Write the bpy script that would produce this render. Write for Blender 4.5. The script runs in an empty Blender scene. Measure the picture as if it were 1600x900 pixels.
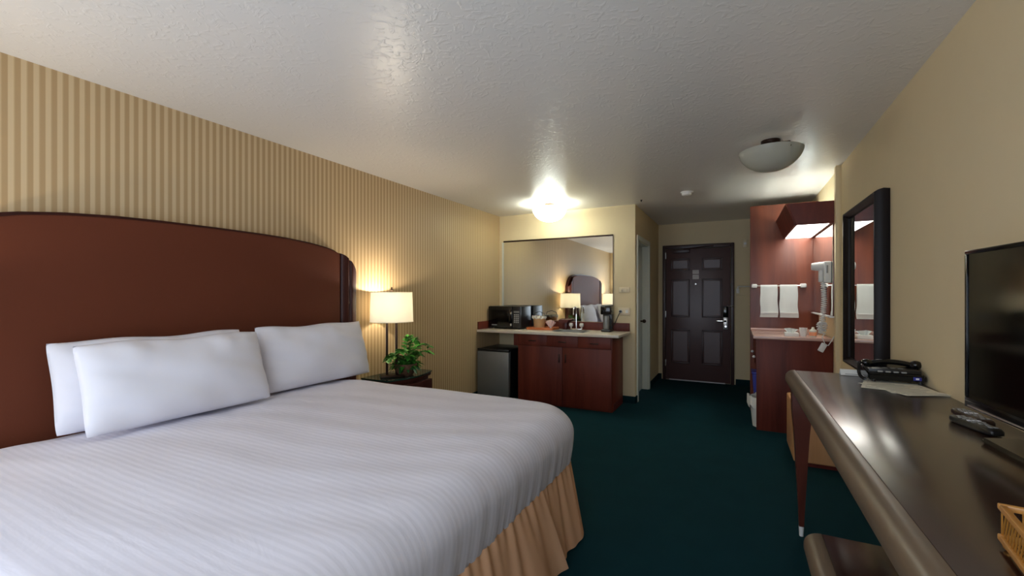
import bpy, bmesh, math, random
from mathutils import Vector, Matrix
random.seed(7)
PI = math.pi
col = bpy.context.scene.collection
S = bpy.context.scene

# ------------------------------------------------------------------ materials
def newmat(name):
    m = bpy.data.materials.new(name); m.use_nodes = True
    nt = m.node_tree
    return m, nt, nt.nodes['Principled BSDF']
def lin(c):
    return tuple((x/12.92 if x <= .04045 else ((x+.055)/1.055)**2.4) for x in c)
def rgb(r, g, b): return lin((r/255, g/255, b/255)) + (1,)
def sset(b, **k):
    names = dict(rough='Roughness', metal='Metallic', spec='Specular IOR Level', coat='Coat Weight', coatr='Coat Roughness',
                 trans='Transmission Weight', ior='IOR', sheen='Sheen Weight', alpha='Alpha', emis='Emission Strength')
    for a, v in k.items(): b.inputs[names[a]].default_value = v
def mat(name, c, rough=.5, bump=0, bscale=60, var=0, vscale=8, **k):
    m, nt, b = newmat(name)
    b.inputs['Base Color'].default_value = c
    sset(b, rough=rough, **k)
    tc = nt.nodes.new('ShaderNodeTexCoord')
    if bump:
        n = nt.nodes.new('ShaderNodeTexNoise'); n.inputs['Scale'].default_value = bscale; n.inputs['Detail'].default_value = 4
        nt.links.new(tc.outputs['Object'], n.inputs['Vector'])
        bp = nt.nodes.new('ShaderNodeBump'); bp.inputs['Strength'].default_value = bump; bp.inputs['Distance'].default_value = .01
        nt.links.new(n.outputs['Fac'], bp.inputs['Height']); nt.links.new(bp.outputs['Normal'], b.inputs['Normal'])
    n = nt.nodes.new('ShaderNodeTexNoise'); n.inputs['Scale'].default_value = vscale; n.inputs['Detail'].default_value = 3
    nt.links.new(tc.outputs['Object'], n.inputs['Vector'])
    mx = nt.nodes.new('ShaderNodeMixRGB'); mx.inputs['Color1'].default_value = tuple(x*(1-var) for x in c[:3])+(1,)
    mx.inputs['Color2'].default_value = tuple(min(1, x*(1+var)) for x in c[:3])+(1,)
    nt.links.new(n.outputs['Fac'], mx.inputs['Fac']); nt.links.new(mx.outputs['Color'], b.inputs['Base Color'])
    return m
def wood(name, c1, c2, rough=.3, axis=2, scale=7, stretch=.1, bump=.02, **k):
    m, nt, b = newmat(name); sset(b, rough=rough, **k)
    tc = nt.nodes.new('ShaderNodeTexCoord'); mp = nt.nodes.new('ShaderNodeMapping')
    s = [1, 1, 1]; s[axis] = stretch; mp.inputs['Scale'].default_value = s
    nt.links.new(tc.outputs['Object'], mp.inputs['Vector'])
    n = nt.nodes.new('ShaderNodeTexNoise'); n.inputs['Scale'].default_value = scale; n.inputs['Detail'].default_value = 6
    n.inputs['Distortion'].default_value = 1.2; n.inputs['Roughness'].default_value = .6
    nt.links.new(mp.outputs['Vector'], n.inputs['Vector'])
    r = nt.nodes.new('ShaderNodeValToRGB'); r.color_ramp.elements[0].position = .32; r.color_ramp.elements[1].position = .68
    r.color_ramp.elements[0].color = c1; r.color_ramp.elements[1].color = c2
    nt.links.new(n.outputs['Fac'], r.inputs['Fac']); nt.links.new(r.outputs['Color'], b.inputs['Base Color'])
    if bump:
        bp = nt.nodes.new('ShaderNodeBump'); bp.inputs['Strength'].default_value = bump
        nt.links.new(n.outputs['Fac'], bp.inputs['Height']); nt.links.new(bp.outputs['Normal'], b.inputs['Normal'])
    return m

M = {}
# striped wallpaper: stripes run vertically, repeat along world Y
def wallpaper():
    m, nt, b = newmat('striped_wallpaper'); sset(b, rough=.55, spec=.35)
    g = nt.nodes.new('ShaderNodeNewGeometry'); sp = nt.nodes.new('ShaderNodeSeparateXYZ'); nt.links.new(g.outputs['Position'], sp.inputs[0])
    def mth(op, a, v):
        x = nt.nodes.new('ShaderNodeMath'); x.operation = op; nt.links.new(a, x.inputs[0])
        if v is not None: x.inputs[1].default_value = v
        return x.outputs[0]
    s = mth('SINE', mth('MULTIPLY', sp.outputs['Y'], 2*PI/.0415), None)
    r = nt.nodes.new('ShaderNodeValToRGB')
    r.color_ramp.elements[0].position = .36; r.color_ramp.elements[1].position = .66
    r.color_ramp.elements[0].color = rgb(176, 147, 106); r.color_ramp.elements[1].color = rgb(204, 180, 141)
    f = mth('ADD', mth('MULTIPLY', s, .5), .5)
    fine = mth('MULTIPLY', mth('SINE', mth('MULTIPLY', sp.outputs['Y'], 2*PI/.00692), None), .07)
    ad = nt.nodes.new('ShaderNodeMath'); nt.links.new(f, ad.inputs[0]); nt.links.new(fine, ad.inputs[1])
    nt.links.new(ad.outputs[0], r.inputs['Fac']); nt.links.new(r.outputs['Color'], b.inputs['Base Color'])
    return m
M['wallpaper'] = wallpaper()
def ceiling_mat():
    m, nt, b = newmat('glossy_textured_ceiling_paint'); sset(b, rough=.33, spec=.5)
    b.inputs['Base Color'].default_value = rgb(226, 223, 218)
    tc = nt.nodes.new('ShaderNodeTexCoord')
    n = nt.nodes.new('ShaderNodeTexNoise'); n.inputs['Scale'].default_value = 19; n.inputs['Detail'].default_value = 3
    n.inputs['Distortion'].default_value = 1.6; nt.links.new(tc.outputs['Object'], n.inputs['Vector'])
    r = nt.nodes.new('ShaderNodeValToRGB'); r.color_ramp.elements[0].position = .52; r.color_ramp.elements[1].position = .70
    nt.links.new(n.outputs['Fac'], r.inputs['Fac'])
    bp = nt.nodes.new('ShaderNodeBump'); bp.inputs['Strength'].default_value = .28; bp.inputs['Distance'].default_value = .004
    nt.links.new(r.outputs['Color'], bp.inputs['Height']); nt.links.new(bp.outputs['Normal'], b.inputs['Normal'])
    return m
M['ceiling'] = ceiling_mat()
M['paint'] = mat('beige_wall_paint', rgb(216, 198, 160), .68, bump=.05, bscale=180, var=.02, spec=.3)
M['white_paint'] = mat('white_trim_paint', rgb(214, 216, 206), .4, var=.02)
M['door_white'] = mat('white_door_paint', rgb(205, 212, 208), .4, var=.02)
M['carpet'] = mat('teal_carpet', rgb(14, 56, 63), .95, bump=.7, bscale=700, var=.16, vscale=5, spec=.12)
M['carpet_base'] = mat('teal_carpet_base', rgb(12, 44, 48), .95, bump=.5, bscale=600, var=.1, spec=.1)
M['cherry'] = wood('cherry_laminate', rgb(80, 32, 24), rgb(112, 50, 36), .48, spec=.25, bump=.01, scale=5)
M['cherry_light'] = wood('cherry_laminate_panel', rgb(92, 42, 28), rgb(122, 62, 40), .4, bump=.01, scale=5)
M['cherry_dark'] = wood('cherry_laminate_dark', rgb(78, 24, 18), rgb(104, 38, 26), .35, bump=.01)
M['headboard'] = mat('brown_red_headboard', rgb(96, 51, 35), .55, var=.06, vscale=2, spec=.1)
M['headpost'] = wood('dark_headboard_post', rgb(52, 22, 18), rgb(70, 31, 24), .42, bump=0, spec=.3)
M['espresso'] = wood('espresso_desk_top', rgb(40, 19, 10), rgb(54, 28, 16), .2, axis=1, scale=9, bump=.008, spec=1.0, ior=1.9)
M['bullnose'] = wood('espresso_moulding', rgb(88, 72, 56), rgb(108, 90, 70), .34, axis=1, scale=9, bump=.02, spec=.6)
M['deskleg'] = wood('dark_red_brown_leg', rgb(66, 28, 18), rgb(92, 42, 28), .35, bump=.01)
M['doorbrown'] = mat('dark_brown_door_paint', rgb(84, 60, 58), .38, var=.03, spec=.5)
M['doorframe'] = mat('dark_brown_frame_paint', rgb(60, 38, 36), .4, var=.03)
M['counter'] = mat('speckled_cream_laminate', rgb(214, 202, 184), .3, var=.12, vscale=120)
M['vanitytop'] = mat('pinkish_cultured_top', rgb(205, 170, 158), .15, var=.05, vscale=30)
M['mirror'] = mat('mirror_silver', (.86, .88, .84, 1), .015, metal=1.0)
M['black'] = mat('black_plastic', rgb(22, 21, 22), .35, var=.05)
M['blackgloss'] = mat('black_gloss', rgb(9, 9, 10), .1, var=.05)
M['frameblack'] = mat('espresso_mirror_frame', rgb(24, 17, 16), .45, var=.1, vscale=20, spec=.18)
M['steel'] = mat('brushed_grey_steel', rgb(132, 134, 132), .42, metal=.45, var=.04)
M['chrome'] = mat('chrome', rgb(225, 225, 225), .12, metal=1.0)
M['silver'] = mat('satin_silver', rgb(200, 195, 190), .3, metal=.8)
M['white'] = mat('white_plastic', rgb(228, 228, 224), .4, var=.01)
M['plate'] = mat('almond_plate_plastic', rgb(216, 200, 168), .4)
M['towel'] = mat('white_terry_cloth', rgb(232, 236, 232), .95, bump=.5, bscale=500)
M['pillow'] = mat('white_pillow_cotton', rgb(226, 225, 232), .85, bump=.12, bscale=14, spec=.2)
M['skirt'] = mat('peach_tan_fabric', rgb(220, 172, 134), .8, bump=.08, bscale=300, var=.03, spec=.2)
M['glassgreen'] = mat('dark_green_glass', rgb(36, 66, 54), .07, spec=.7)
M['bronze'] = mat('dark_bronze', rgb(52, 34, 24), .35, metal=.6)
M['brass'] = mat('gold_wire_metal', rgb(196, 140, 64), .3, metal=.6)
M['basketwood'] = wood('honey_wood_rail', rgb(176, 118, 54), rgb(208, 150, 78), .35, axis=1)
M['leaf'] = mat('green_leaf', rgb(62, 132, 44), .42, var=.35, vscale=22, spec=.4)
M['leafdark'] = mat('dark_green_leaf', rgb(32, 84, 36), .4, var=.3, vscale=22, spec=.4)
M['wicker'] = mat('brown_wicker', rgb(98, 66, 44), .7, bump=1, bscale=90, var=.25, vscale=60)
M['blue'] = mat('blue_plastic', rgb(44, 50, 150), .4)
M['bag'] = mat('white_bin_liner', rgb(222, 220, 212), .5, bump=.8, bscale=30)
M['bucket'] = mat('tan_bucket_vinyl', rgb(196, 158, 112), .5)
M['liner'] = mat('clear_plastic_liner', rgb(216, 212, 196), .25)
M['tray'] = wood('orange_wood_tray', rgb(176, 92, 48), rgb(206, 124, 72), .4, axis=0)
M['napkin'] = mat('pale_pink_napkin', rgb(222, 196, 190), .8)
M['paper'] = mat('printed_paper', rgb(222, 220, 206), .6, var=.25, vscale=26)
M['tan'] = wood('tan_laminate', rgb(188, 138, 92), rgb(206, 156, 108), .5, bump=0)
M['hinge'] = mat('hinge_steel', rgb(200, 200, 200), .3, metal=.9)
M['screen'] = mat('tv_screen_glass', rgb(4, 4, 4), .1, spec=.2)
M['button'] = mat('grey_button_rubber', rgb(150, 150, 146), .5)
M['remotebody'] = mat('dark_maroon_plastic', rgb(44, 24, 22), .3)
M['notice'] = mat('notice_card', rgb(206, 196, 190), .5, var=.1, vscale=90)
M['drape'] = mat('beige_drape_cloth', rgb(190, 170, 140), .9, bump=.1)
M['whitelogo'] = mat('white_ink', rgb(230, 230, 235), .5)
M['pinky'] = mat('wrapped_soap_orange', rgb(226, 150, 110), .5)

def glowmat(name, c, strength):
    m, nt, b = newmat(name); b.inputs['Base Color'].default_value = c
    b.inputs['Emission Color'].default_value = c; sset(b, rough=.5, emis=strength)
    return m
M['diffuser'] = glowmat('lit_acrylic_diffuser', (1, .98, .90, 1), 5.2)
M['tube'] = glowmat('lit_fluorescent_tube', (.88, 1, .96, 1), 17.0)
M['filament'] = glowmat('lit_bulb_glass', (1, .82, .55, 1), 12.0)
M['lit_bowl'] = glowmat('lit_frosted_glass', (.96, 1, .90, 1), 7.5)
M['coolbulb'] = glowmat('lit_cool_bulb_glass', (.97, 1, .96, 1), 12.0)

def translucent(name, c, tw, rough=.5):
    m, nt, b = newmat(name); b.inputs['Base Color'].default_value = c; sset(b, rough=rough)
    t = nt.nodes.new('ShaderNodeBsdfTranslucent'); t.inputs['Color'].default_value = c
    mx = nt.nodes.new('ShaderNodeMixShader'); mx.inputs['Fac'].default_value = tw
    nt.links.new(b.outputs[0], mx.inputs[1]); nt.links.new(t.outputs[0], mx.inputs[2])
    nt.links.new(mx.outputs[0], nt.nodes['Material Output'].inputs['Surface'])
    return m
M['shade'] = translucent('cream_linen_shade', rgb(244, 242, 234), .55, .8)
M['frost'] = translucent('frosted_white_glass', rgb(232, 232, 224), .7, .25)
def glass():
    m, nt, b = newmat('window_glass')
    t = nt.nodes.new('ShaderNodeBsdfTransparent'); g = nt.nodes.new('ShaderNodeBsdfGlossy'); g.inputs['Roughness'].default_value = .02
    mx = nt.nodes.new('ShaderNodeMixShader'); mx.inputs['Fac'].default_value = .06
    nt.links.new(t.outputs[0], mx.inputs[1]); nt.links.new(g.outputs[0], mx.inputs[2])
    nt.links.new(mx.outputs[0], nt.nodes['Material Output'].inputs['Surface'])
    return m
M['glass'] = glass()
def sheet_mat():
    m, nt, b = newmat('white_satin_stripe_cotton'); sset(b, rough=.7, spec=.25)
    tc = nt.nodes.new('ShaderNodeNewGeometry'); sp = nt.nodes.new('ShaderNodeSeparateXYZ'); nt.links.new(tc.outputs['Position'], sp.inputs[0])
    mu = nt.nodes.new('ShaderNodeMath'); mu.operation = 'MULTIPLY'; mu.inputs[1].default_value = 2*PI/.026; nt.links.new(sp.outputs['Y'], mu.inputs[0])
    si = nt.nodes.new('ShaderNodeMath'); si.operation = 'SINE'; nt.links.new(mu.outputs[0], si.inputs[0])
    r = nt.nodes.new('ShaderNodeMapRange'); r.inputs['From Min'].default_value = -.6; r.inputs['From Max'].default_value = .6
    nt.links.new(si.outputs[0], r.inputs['Value'])
    mx = nt.nodes.new('ShaderNodeMixRGB'); mx.inputs['Color1'].default_value = rgb(218, 216, 226); mx.inputs['Color2'].default_value = rgb(225, 223, 233)
    nt.links.new(r.outputs[0], mx.inputs['Fac']); nt.links.new(mx.outputs[0], b.inputs['Base Color'])
    mr = nt.nodes.new('ShaderNodeMapRange'); mr.inputs['To Min'].default_value = .75; mr.inputs['To Max'].default_value = .62
    nt.links.new(r.outputs[0], mr.inputs['Value']); nt.links.new(mr.outputs[0], b.inputs['Roughness'])
    n = nt.nodes.new('ShaderNodeTexNoise'); n.inputs['Scale'].default_value = 5; n.inputs['Detail'].default_value = 4; n.inputs['Distortion'].default_value = .8
    mp = nt.nodes.new('ShaderNodeMapping'); mp.inputs['Scale'].default_value = (.7, 2.2, .5); nt.links.new(tc.outputs['Position'], mp.inputs['Vector'])
    nt.links.new(mp.outputs[0], n.inputs['Vector'])
    bp = nt.nodes.new('ShaderNodeBump'); bp.inputs['Strength'].default_value = .12; bp.inputs['Distance'].default_value = .02
    nt.links.new(n.outputs['Fac'], bp.inputs['Height'])
    bp2 = nt.nodes.new('ShaderNodeBump'); bp2.inputs['Strength'].default_value = .10; bp2.inputs['Distance'].default_value = .001
    nt.links.new(r.outputs[0], bp2.inputs['Height']); nt.links.new(bp.outputs[0], bp2.inputs['Normal'])
    nt.links.new(bp2.outputs[0], b.inputs['Normal'])
    return m
M['sheet'] = sheet_mat()

# ------------------------------------------------------------------ mesh building
class MB:
    def __init__(s): s.bm = bmesh.new()
    def _merge(s, b, mtx=None):
        if mtx is not None: bmesh.ops.transform(b, matrix=mtx, verts=b.verts)
        me = bpy.data.meshes.new('tmp'); b.to_mesh(me); b.free(); s.bm.from_mesh(me); bpy.data.meshes.remove(me); return s
    def box(s, x0, x1, y0, y1, z0, z1, bev=0, seg=2, mtx=None):
        b = bmesh.new(); bmesh.ops.create_cube(b, size=1)
        for v in b.verts: v.co = Vector((x0+(v.co.x+.5)*(x1-x0), y0+(v.co.y+.5)*(y1-y0), z0+(v.co.z+.5)*(z1-z0)))
        if bev: bmesh.ops.bevel(b, geom=list(b.edges), offset=bev, segments=seg, affect='EDGES', profile=.5)
        return s._merge(b, mtx)
    def lathe(s, prof, c=(0, 0, 0), n=32, mtx=None, sx=1, sy=1, cap=False):
        b = bmesh.new(); rings = []
        for r, z in prof: rings.append([b.verts.new((r*sx*math.cos(2*PI*i/n), r*sy*math.sin(2*PI*i/n), z)) for i in range(n)] if r > 1e-6 else [b.verts.new((0, 0, z))])
        for a, q in zip(rings, rings[1:]):
            for i in range(n):
                j = (i+1) % n
                if len(a) == 1 and len(q) == 1: continue
                if len(a) == 1: b.faces.new((a[0], q[j], q[i]))
                elif len(q) == 1: b.faces.new((a[i], a[j], q[0]))
                else: b.faces.new((a[i], a[j], q[j], q[i]))
        if cap:
            if len(rings[0]) > 1: b.faces.new(rings[0])
            if len(rings[-1]) > 1: b.faces.new(rings[-1])
        bmesh.ops.recalc_face_normals(b, faces=b.faces)
        T = Matrix.Translation(c)
        return s._merge(b, T @ mtx if mtx is not None else T)
    def cyl(s, p, q, r, r2=None, n=16):
        p, q = Vector(p), Vector(q); d = q-p; r2 = r if r2 is None else r2
        rot = d.to_track_quat('Z', 'Y').to_matrix().to_4x4()
        return s.lathe([(0, 0), (r, 0), (r2, d.length), (0, d.length)], p, n, rot)
    def tube(s, pts, r, n=8, closed=False):
        pts = [Vector(p) for p in pts]; b = bmesh.new(); rings = []
        L = len(pts); up = None
        for i, p in enumerate(pts):
            a = pts[(i-1) % L] if (closed or i > 0) else p; c = pts[(i+1) % L] if (closed or i < L-1) else p
            t = (c-a).normalized()
            if up is None: up = t.orthogonal().normalized()
            u = (up - t*up.dot(t)).normalized(); up = u; w = t.cross(u)
            rr = r[i] if isinstance(r, (list, tuple)) else r
            rings.append([b.verts.new(p + rr*(math.cos(2*PI*k/n)*u+math.sin(2*PI*k/n)*w)) for k in range(n)])
        for i in range(L if closed else L-1):
            a, c = rings[i], rings[(i+1) % L]
            for k in range(n): b.faces.new((a[k], a[(k+1) % n], c[(k+1) % n], c[k]))
        if not closed: b.faces.new(rings[0][::-1]); b.faces.new(rings[-1])
        bmesh.ops.recalc_face_normals(b, faces=b.faces)
        return s._merge(b)
    def prism(s, poly, axis, a0, a1, bev=0):
        """poly: list of 2D points in the two other axes (in xyz order); extruded along axis from a0 to a1"""
        b = bmesh.new()
        def mk(p, a):
            c = [p[0], p[1]]; c.insert(axis, a); return b.verts.new(c)
        A = [mk(p, a0) for p in poly]; B = [mk(p, a1) for p in poly]; n = len(poly)
        b.faces.new(A); b.faces.new(B[::-1])
        for i in range(n): b.faces.new((A[i], B[i], B[(i+1) % n], A[(i+1) % n]))
        bmesh.ops.recalc_face_normals(b, faces=b.faces)
        if bev: bmesh.ops.bevel(b, geom=list(b.edges), offset=bev, segments=2, affect='EDGES')
        return s._merge(b)
    def grid(s, fn, nu, nv, close_u=False, thick=0):
        b = bmesh.new(); V = [[b.verts.new(fn(i/(nu-1) if not close_u else i/nu, j/(nv-1))) for j in range(nv)] for i in range(nu)]
        for i in range(nu if close_u else nu-1):
            for j in range(nv-1): b.faces.new((V[i][j], V[(i+1) % nu][j], V[(i+1) % nu][j+1], V[i][j+1]))
        if thick:
            bmesh.ops.recalc_face_normals(b, faces=b.faces)
            bmesh.ops.solidify(b, geom=list(b.faces), thickness=thick)
        return s._merge(b)
    def sph(s, c, r, sx=1, sy=1, sz=1, n=16):
        prof = [(r*math.sin(PI*i/n), -r*math.cos(PI*i/n)*sz) for i in range(n+1)]; prof[0] = (0, prof[0][1]); prof[-1] = (0, prof[-1][1])
        return s.lathe(prof, c, n*2, sx=sx, sy=sy)
    def build(s, name, m, parent=None, smooth=True, angle=35, subsurf=0):
        me = bpy.data.meshes.new(name)
        if parent is not None:
            w = parent.get('_w')
            bmesh.ops.translate(s.bm, verts=s.bm.verts, vec=-Vector(WORLD.get(parent.name, (0, 0, 0))))
        s.bm.to_mesh(me); s.bm.free(); me.materials.append(M[m] if isinstance(m, str) else m)
        o = bpy.data.objects.new(name, me); col.objects.link(o)
        if parent is not None: o.parent = parent; WORLD[o.name] = WORLD.get(parent.name, (0, 0, 0))
        if smooth:
            me.shade_smooth(); me.set_sharp_from_angle(angle=math.radians(angle))
        if subsurf:
            d = o.modifiers.new('s', 'SUBSURF'); d.levels = d.render_levels = subsurf
        return o
WORLD = {}   # things whose parts are modelled in room coordinates: name -> origin to subtract
def tag(o, label, cat, group=None, kind=None):
    o['label'] = label; o['category'] = cat
    if group: o['group'] = group
    if kind: o['kind'] = kind
    return o
def thing(name, label, cat, loc, rotz=0, group=None, world=True):
    o = bpy.data.objects.new(name, None); col.objects.link(o); o.location = loc; o.rotation_euler = (0, 0, rotz)
    o.empty_display_size = .1
    if world: WORLD[o.name] = tuple(loc)
    return tag(o, label, cat, group)
def single(mb, name, m, label, cat, group=None, **k):
    """a thing that is one mesh, modelled in room coordinates"""
    return tag(mb.build(name, m, None, **k), label, cat, group)
def struct(name, mb, m, parent=None, label=None, **k):
    o = mb.build(name, m, parent, **k)
    if parent is None:
        o['kind'] = 'structure'; tag(o, label or name.replace('_', ' '), name.split('_')[0])
    return o
def dup(root, loc, rotz=None, label=None):
    c = root.copy(); col.objects.link(c); c.location = loc
    if rotz is not None: c.rotation_euler = (0, 0, rotz)
    if label: c['label'] = label
    def rec(a, b):
        for ch in list(a.children):
            k = ch.copy(); col.objects.link(k); k.parent = b; rec(ch, k)
    rec(root, c)
    return c

XL, XR, YB, XC, YD, H, YN = -2.998, .808, 5.49, -1.10, 7.31, 2.45, -.75
# ------------------------------------------------------------------ the room
struct('floor', MB().box(XL-.12, XR+.12, YN-.12, YD+.12, -.08, 0), 'carpet', label='dark teal carpet covering the whole room floor')
struct('ceiling', MB().box(XL-.12, XR+.12, YN-.12, YD+.12, H, H+.08), 'ceiling', label='glossy off-white swirl-textured ceiling')
struct('wall_left', MB().box(XL-.12, XL, YN-.12, YB, 0, H), 'wallpaper', label='long wall in gold and cream striped wallpaper behind the bed')
struct('wall_back', MB().box(XL-.12, XC, YB, YB+.12, 0, H), 'paint', label='beige wall behind the kitchenette counter')
D0, D1, DH = 5.63, 6.40, 2.03
struct('wall_hall', MB().box(XC-.12, XC, YB+.12, D0, 0, H).box(XC-.12, XC, D1, YD, 0, H).box(XC-.12, XC, D0, D1, DH, H), 'paint', label='beige hallway wall around the white bathroom doorway')
struct('wall_far', MB().box(XC-.12, XR+.12, YD, YD+.12, 0, H), 'paint', label='beige wall around the dark brown entry door')
struct('wall_right', MB().box(XR, XR+.12, YN-.12, YD, 0, H), 'paint', label='beige wall behind the desk and television')
WX0, WX1, WZ0, WZ1 = -2.75, .45, .35, 2.2
struct('wall_near', MB().box(XL-.12, WX0, YN-.12, YN, 0, H).box(WX1, XR+.12, YN-.12, YN, 0, H).box(WX0, WX1, YN-.12, YN, 0, WZ0).box(WX0, WX1, YN-.12, YN, WZ1, H), 'paint', label='beige wall around the wide daylight window')
wn = MB()
for x0, x1, z0, z1 in ((WX0, WX1, WZ0, WZ0+.04), (WX0, WX1, WZ1-.04, WZ1), (WX0, WX0+.04, WZ0+.04, WZ1-.04), (WX1-.04, WX1, WZ0+.04, WZ1-.04), ((WX0+WX1)/2-.02, (WX0+WX1)/2+.02, WZ0+.04, WZ1-.04)):
    wn.box(x0, x1, YN-.09, YN-.04, z0, z1)
wo = struct('window_1', wn, 'silver', label='wide aluminium-framed window with daylight')
MB().box(WX0+.04, WX1-.04, YN-.07, YN-.065, WZ0+.04, WZ1-.04).build('window_pane', 'glass', wo)
# stub at the end of the right wall, before the vanity alcove
struct('trim_1', MB().box(.768, XR, 4.63, 4.70, 0, H, .004), 'paint', label='narrow beige wall return between framed mirror and vanity alcove')
# carpet-covered base strips
def base(name, *b): 
    m = MB()
    for q in b: m.box(*q, .003)
    struct(name, m, 'carpet_base', label='low teal carpet base strip along the wall')
base('baseboard_left', (XL, XL+.012, YN, YB, 0, .085))
base('baseboard_back', (XL, XC+.012, YB-.012, YB, 0, .085))
base('baseboard_hall', (XC, XC+.012, YB-.012, D0-.05, 0, .085), (XC, XC+.012, D1+.06, YD, 0, .085))
base('baseboard_far', (XC, -1.05, YD-.012, YD, 0, .085), (0.0, XR, YD-.012, YD, 0, .085))
base('baseboard_right', (XR-.012, XR, YN, 4.62, 0, .085), (XR-.012, XR, 5.9, YD, 0, .085))
# bathroom doorway casing and door
tr = MB()
tr.box(XC-.005, XC+.018, D0-.055, D0, 0, DH+.055, .004).box(XC-.005, XC+.018, D1, D1+.06, 0, DH+.055, .004).box(XC-.005, XC+.018, D0, D1, DH, DH+.055, .004)
tr.box(XC-.125, XC-.002, D1-.015, D1-.0005, 0, DH-.0005).box(XC-.125, XC-.002, D0+.0005, D0+.015, 0, DH-.0005).box(XC-.125, XC-.002, D0+.015, D1-.015, DH-.015, DH-.0005)
struct('trim_2', tr, 'white_paint', label='white door casing around the bathroom doorway')
d1 = struct('door_1', MB().box(XC-.115, XC-.08, D0+.018, D1-.018, .01, DH-.018, .003), 'door_white', label='white bathroom door recessed in its doorway')
MB().cyl((XC-.08, D0+.62, .97), (XC-.045, D0+.62, .97), .011).sph((XC-.03, D0+.62, .97), .026).build('door_knob', 'bronze', d1)

# entry door
ED0, ED1 = -1.03, -.02
fr = MB().box(ED0, ED0+.045, YD-.05, YD, 0, 2.11, .006).box(ED1-.045, ED1, YD-.05, YD, 0, 2.11, .006).box(ED0+.045, ED1-.045, YD-.05, YD, 2.05, 2.11, .006)
d2 = struct('door_2', fr, 'doorframe', label='dark brown six-panel entry door with silver lever')
sl = MB().box(ED0+.05, ED1-.05, YD-.042, YD-.002, .012, 2.045, .003)
dp = sl.build('door_panel', 'doorbrown', d2)
xa, xb, xc_, xd = -.905, -.63, -.46, -.175
for z0, z1 in ((.27, .80), (.99, 1.58), (1.71, 1.90)):
    for x0, x1 in ((xa, xb), (xc_, xd)):
        m = MB()
        t = .018
        for q in ((x0, x1, z0, z0+t), (x0, x1, z1-t, z1), (x0, x0+t, z0+t, z1-t), (x1-t, x1, z0+t, z1-t)):
            m.box(q[0], q[1], YD-.052, YD-.040, q[2], q[3], .004)
        o_ = m.build('panel_moulding', 'doorframe', d2)
        MB().prism([(x0+.035, z0+.035), (x1-.035, z0+.035), (x1-.035, z1-.035), (x0+.035, z1-.035)], 1, YD-.05, YD-.041, .006).build('raised_field', 'doorbrown', o_)
for z in (.27, 1.03, 1.95):
    MB().box(ED0+.038, ED0+.056, YD-.056, YD-.048, z-.05, z+.05, .002).cyl((ED0+.047, YD-.06, z-.05), (ED0+.047, YD-.06, z+.05), .006).build('hinge', 'hinge', d2)
MB().box(-.168, -.098, YD-.062, YD-.040, 1.0, 1.165, .008).build('card_reader', 'blackgloss', d2)
hd = MB().box(-.165, -.10, YD-.058, YD-.040, .82, 1.0, .006).build('lock_plate', 'silver', d2)
MB().cyl((-.132, YD-.058, .945), (-.132, YD-.10, .945), .012).box(-.26, -.122, YD-.112, YD-.094, .932, .958, .006).cyl((-.132, YD-.058, .865), (-.132, YD-.066, .865), .014).build('lever', 'chrome', hd)
MB().box(-.075, -.03, YD-.07, YD-.045, 1.155, 1.175, .003).tube([(-.05, YD-.07, 1.165), (-.06, YD-.11, 1.165), (-.11, YD-.10, 1.168)], .006).build('swing_bar_latch', 'chrome', d2)
cl = MB().box(-.88, -.63, YD-.095, YD-.042, 1.985, 2.035, .006).build('closer_body', 'doorframe', d2)
MB().tube([(-.72, YD-.08, 2.04), (-.42, YD-.2, 2.055), (-.3, YD-.06, 2.075)], .009).build('closer_arm', 'doorframe', cl)
MB().cyl((-.545, YD-.05, 1.50), (-.545, YD-.041, 1.50), .011).build('peephole', 'silver', d2)
MB().box(-.93, -.14, YD-.055, YD-.043, .005, .02).build('door_sweep', 'silver', d2)
for z0, z1, lb in ((1.655, 1.715, 'upper of the two pale notice cards on the entry door'), (1.575, 1.643, 'lower of the two pale notice cards on the entry door')):
    t = thing('notice_card', lb, 'notice', (-.55, YD-.045, z0), group='notice cards on the entry door')
    MB().box(-.59, -.50, YD-.046, YD-.0425, z0, z1, .001).build('card', 'notice', t)
    m = MB()
    for k in range(4): m.box(-.583, -.507-.01*(k % 2), YD-.0468, YD-.046, z0+.010+k*.012, z0+.013+k*.012)
    m.build('printed_lines', 'button', t)

# small wall fixtures
t = thing('wall_plate', 'small white square sounder plate on the wall above right of the entry door', 'wall plate', (.125, YD, 2.03))
MB().box(.095, .155, YD-.02, YD, 2.035, 2.15, .004).build('cover', 'plate', t); MB().cyl((.125, YD-.026, 2.09), (.125, YD-.02, 2.09), .018).build('sounder', 'white', t)
t = thing('light_switch', 'almond double switch plate on the beige wall right of the kitchenette mirror', 'switch', (-1.23, YB, 1.36))
MB().box(-1.30, -1.165, YB-.008, YB, 1.365, 1.43, .003).build('cover', 'plate', t)
for x in (-1.265, -1.2): MB().box(x-.008, x+.008, YB-.016, YB-.008, 1.385, 1.41, .002).build('toggle', 'plate', t)
t = thing('power_outlet', 'almond power outlet on the beige wall beside the coffee maker', 'outlet', (-1.23, YB, 1.1))
MB().box(-1.31, -1.165, YB-.008, YB, 1.085, 1.175, .003).build('cover', 'plate', t)
for x in (-1.275, -1.2): MB().box(x-.016, x+.016, YB-.0105, YB-.008, 1.11, 1.15, .004).build('socket', 'white', t)
t = thing('coat_rail', 'beige wall board with metal hanging rod right of the entry door', 'coat rail', (.35, YD, 1.34))
MB().box(.0, .74, YD-.018, YD-.0005, 1.325, 1.475, .004).build('backboard', 'paint', t)
MB().cyl((.03, YD-.12, 1.455), (.76, YD-.12, 1.455), .008).build('rod', 'silver', t)
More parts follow.
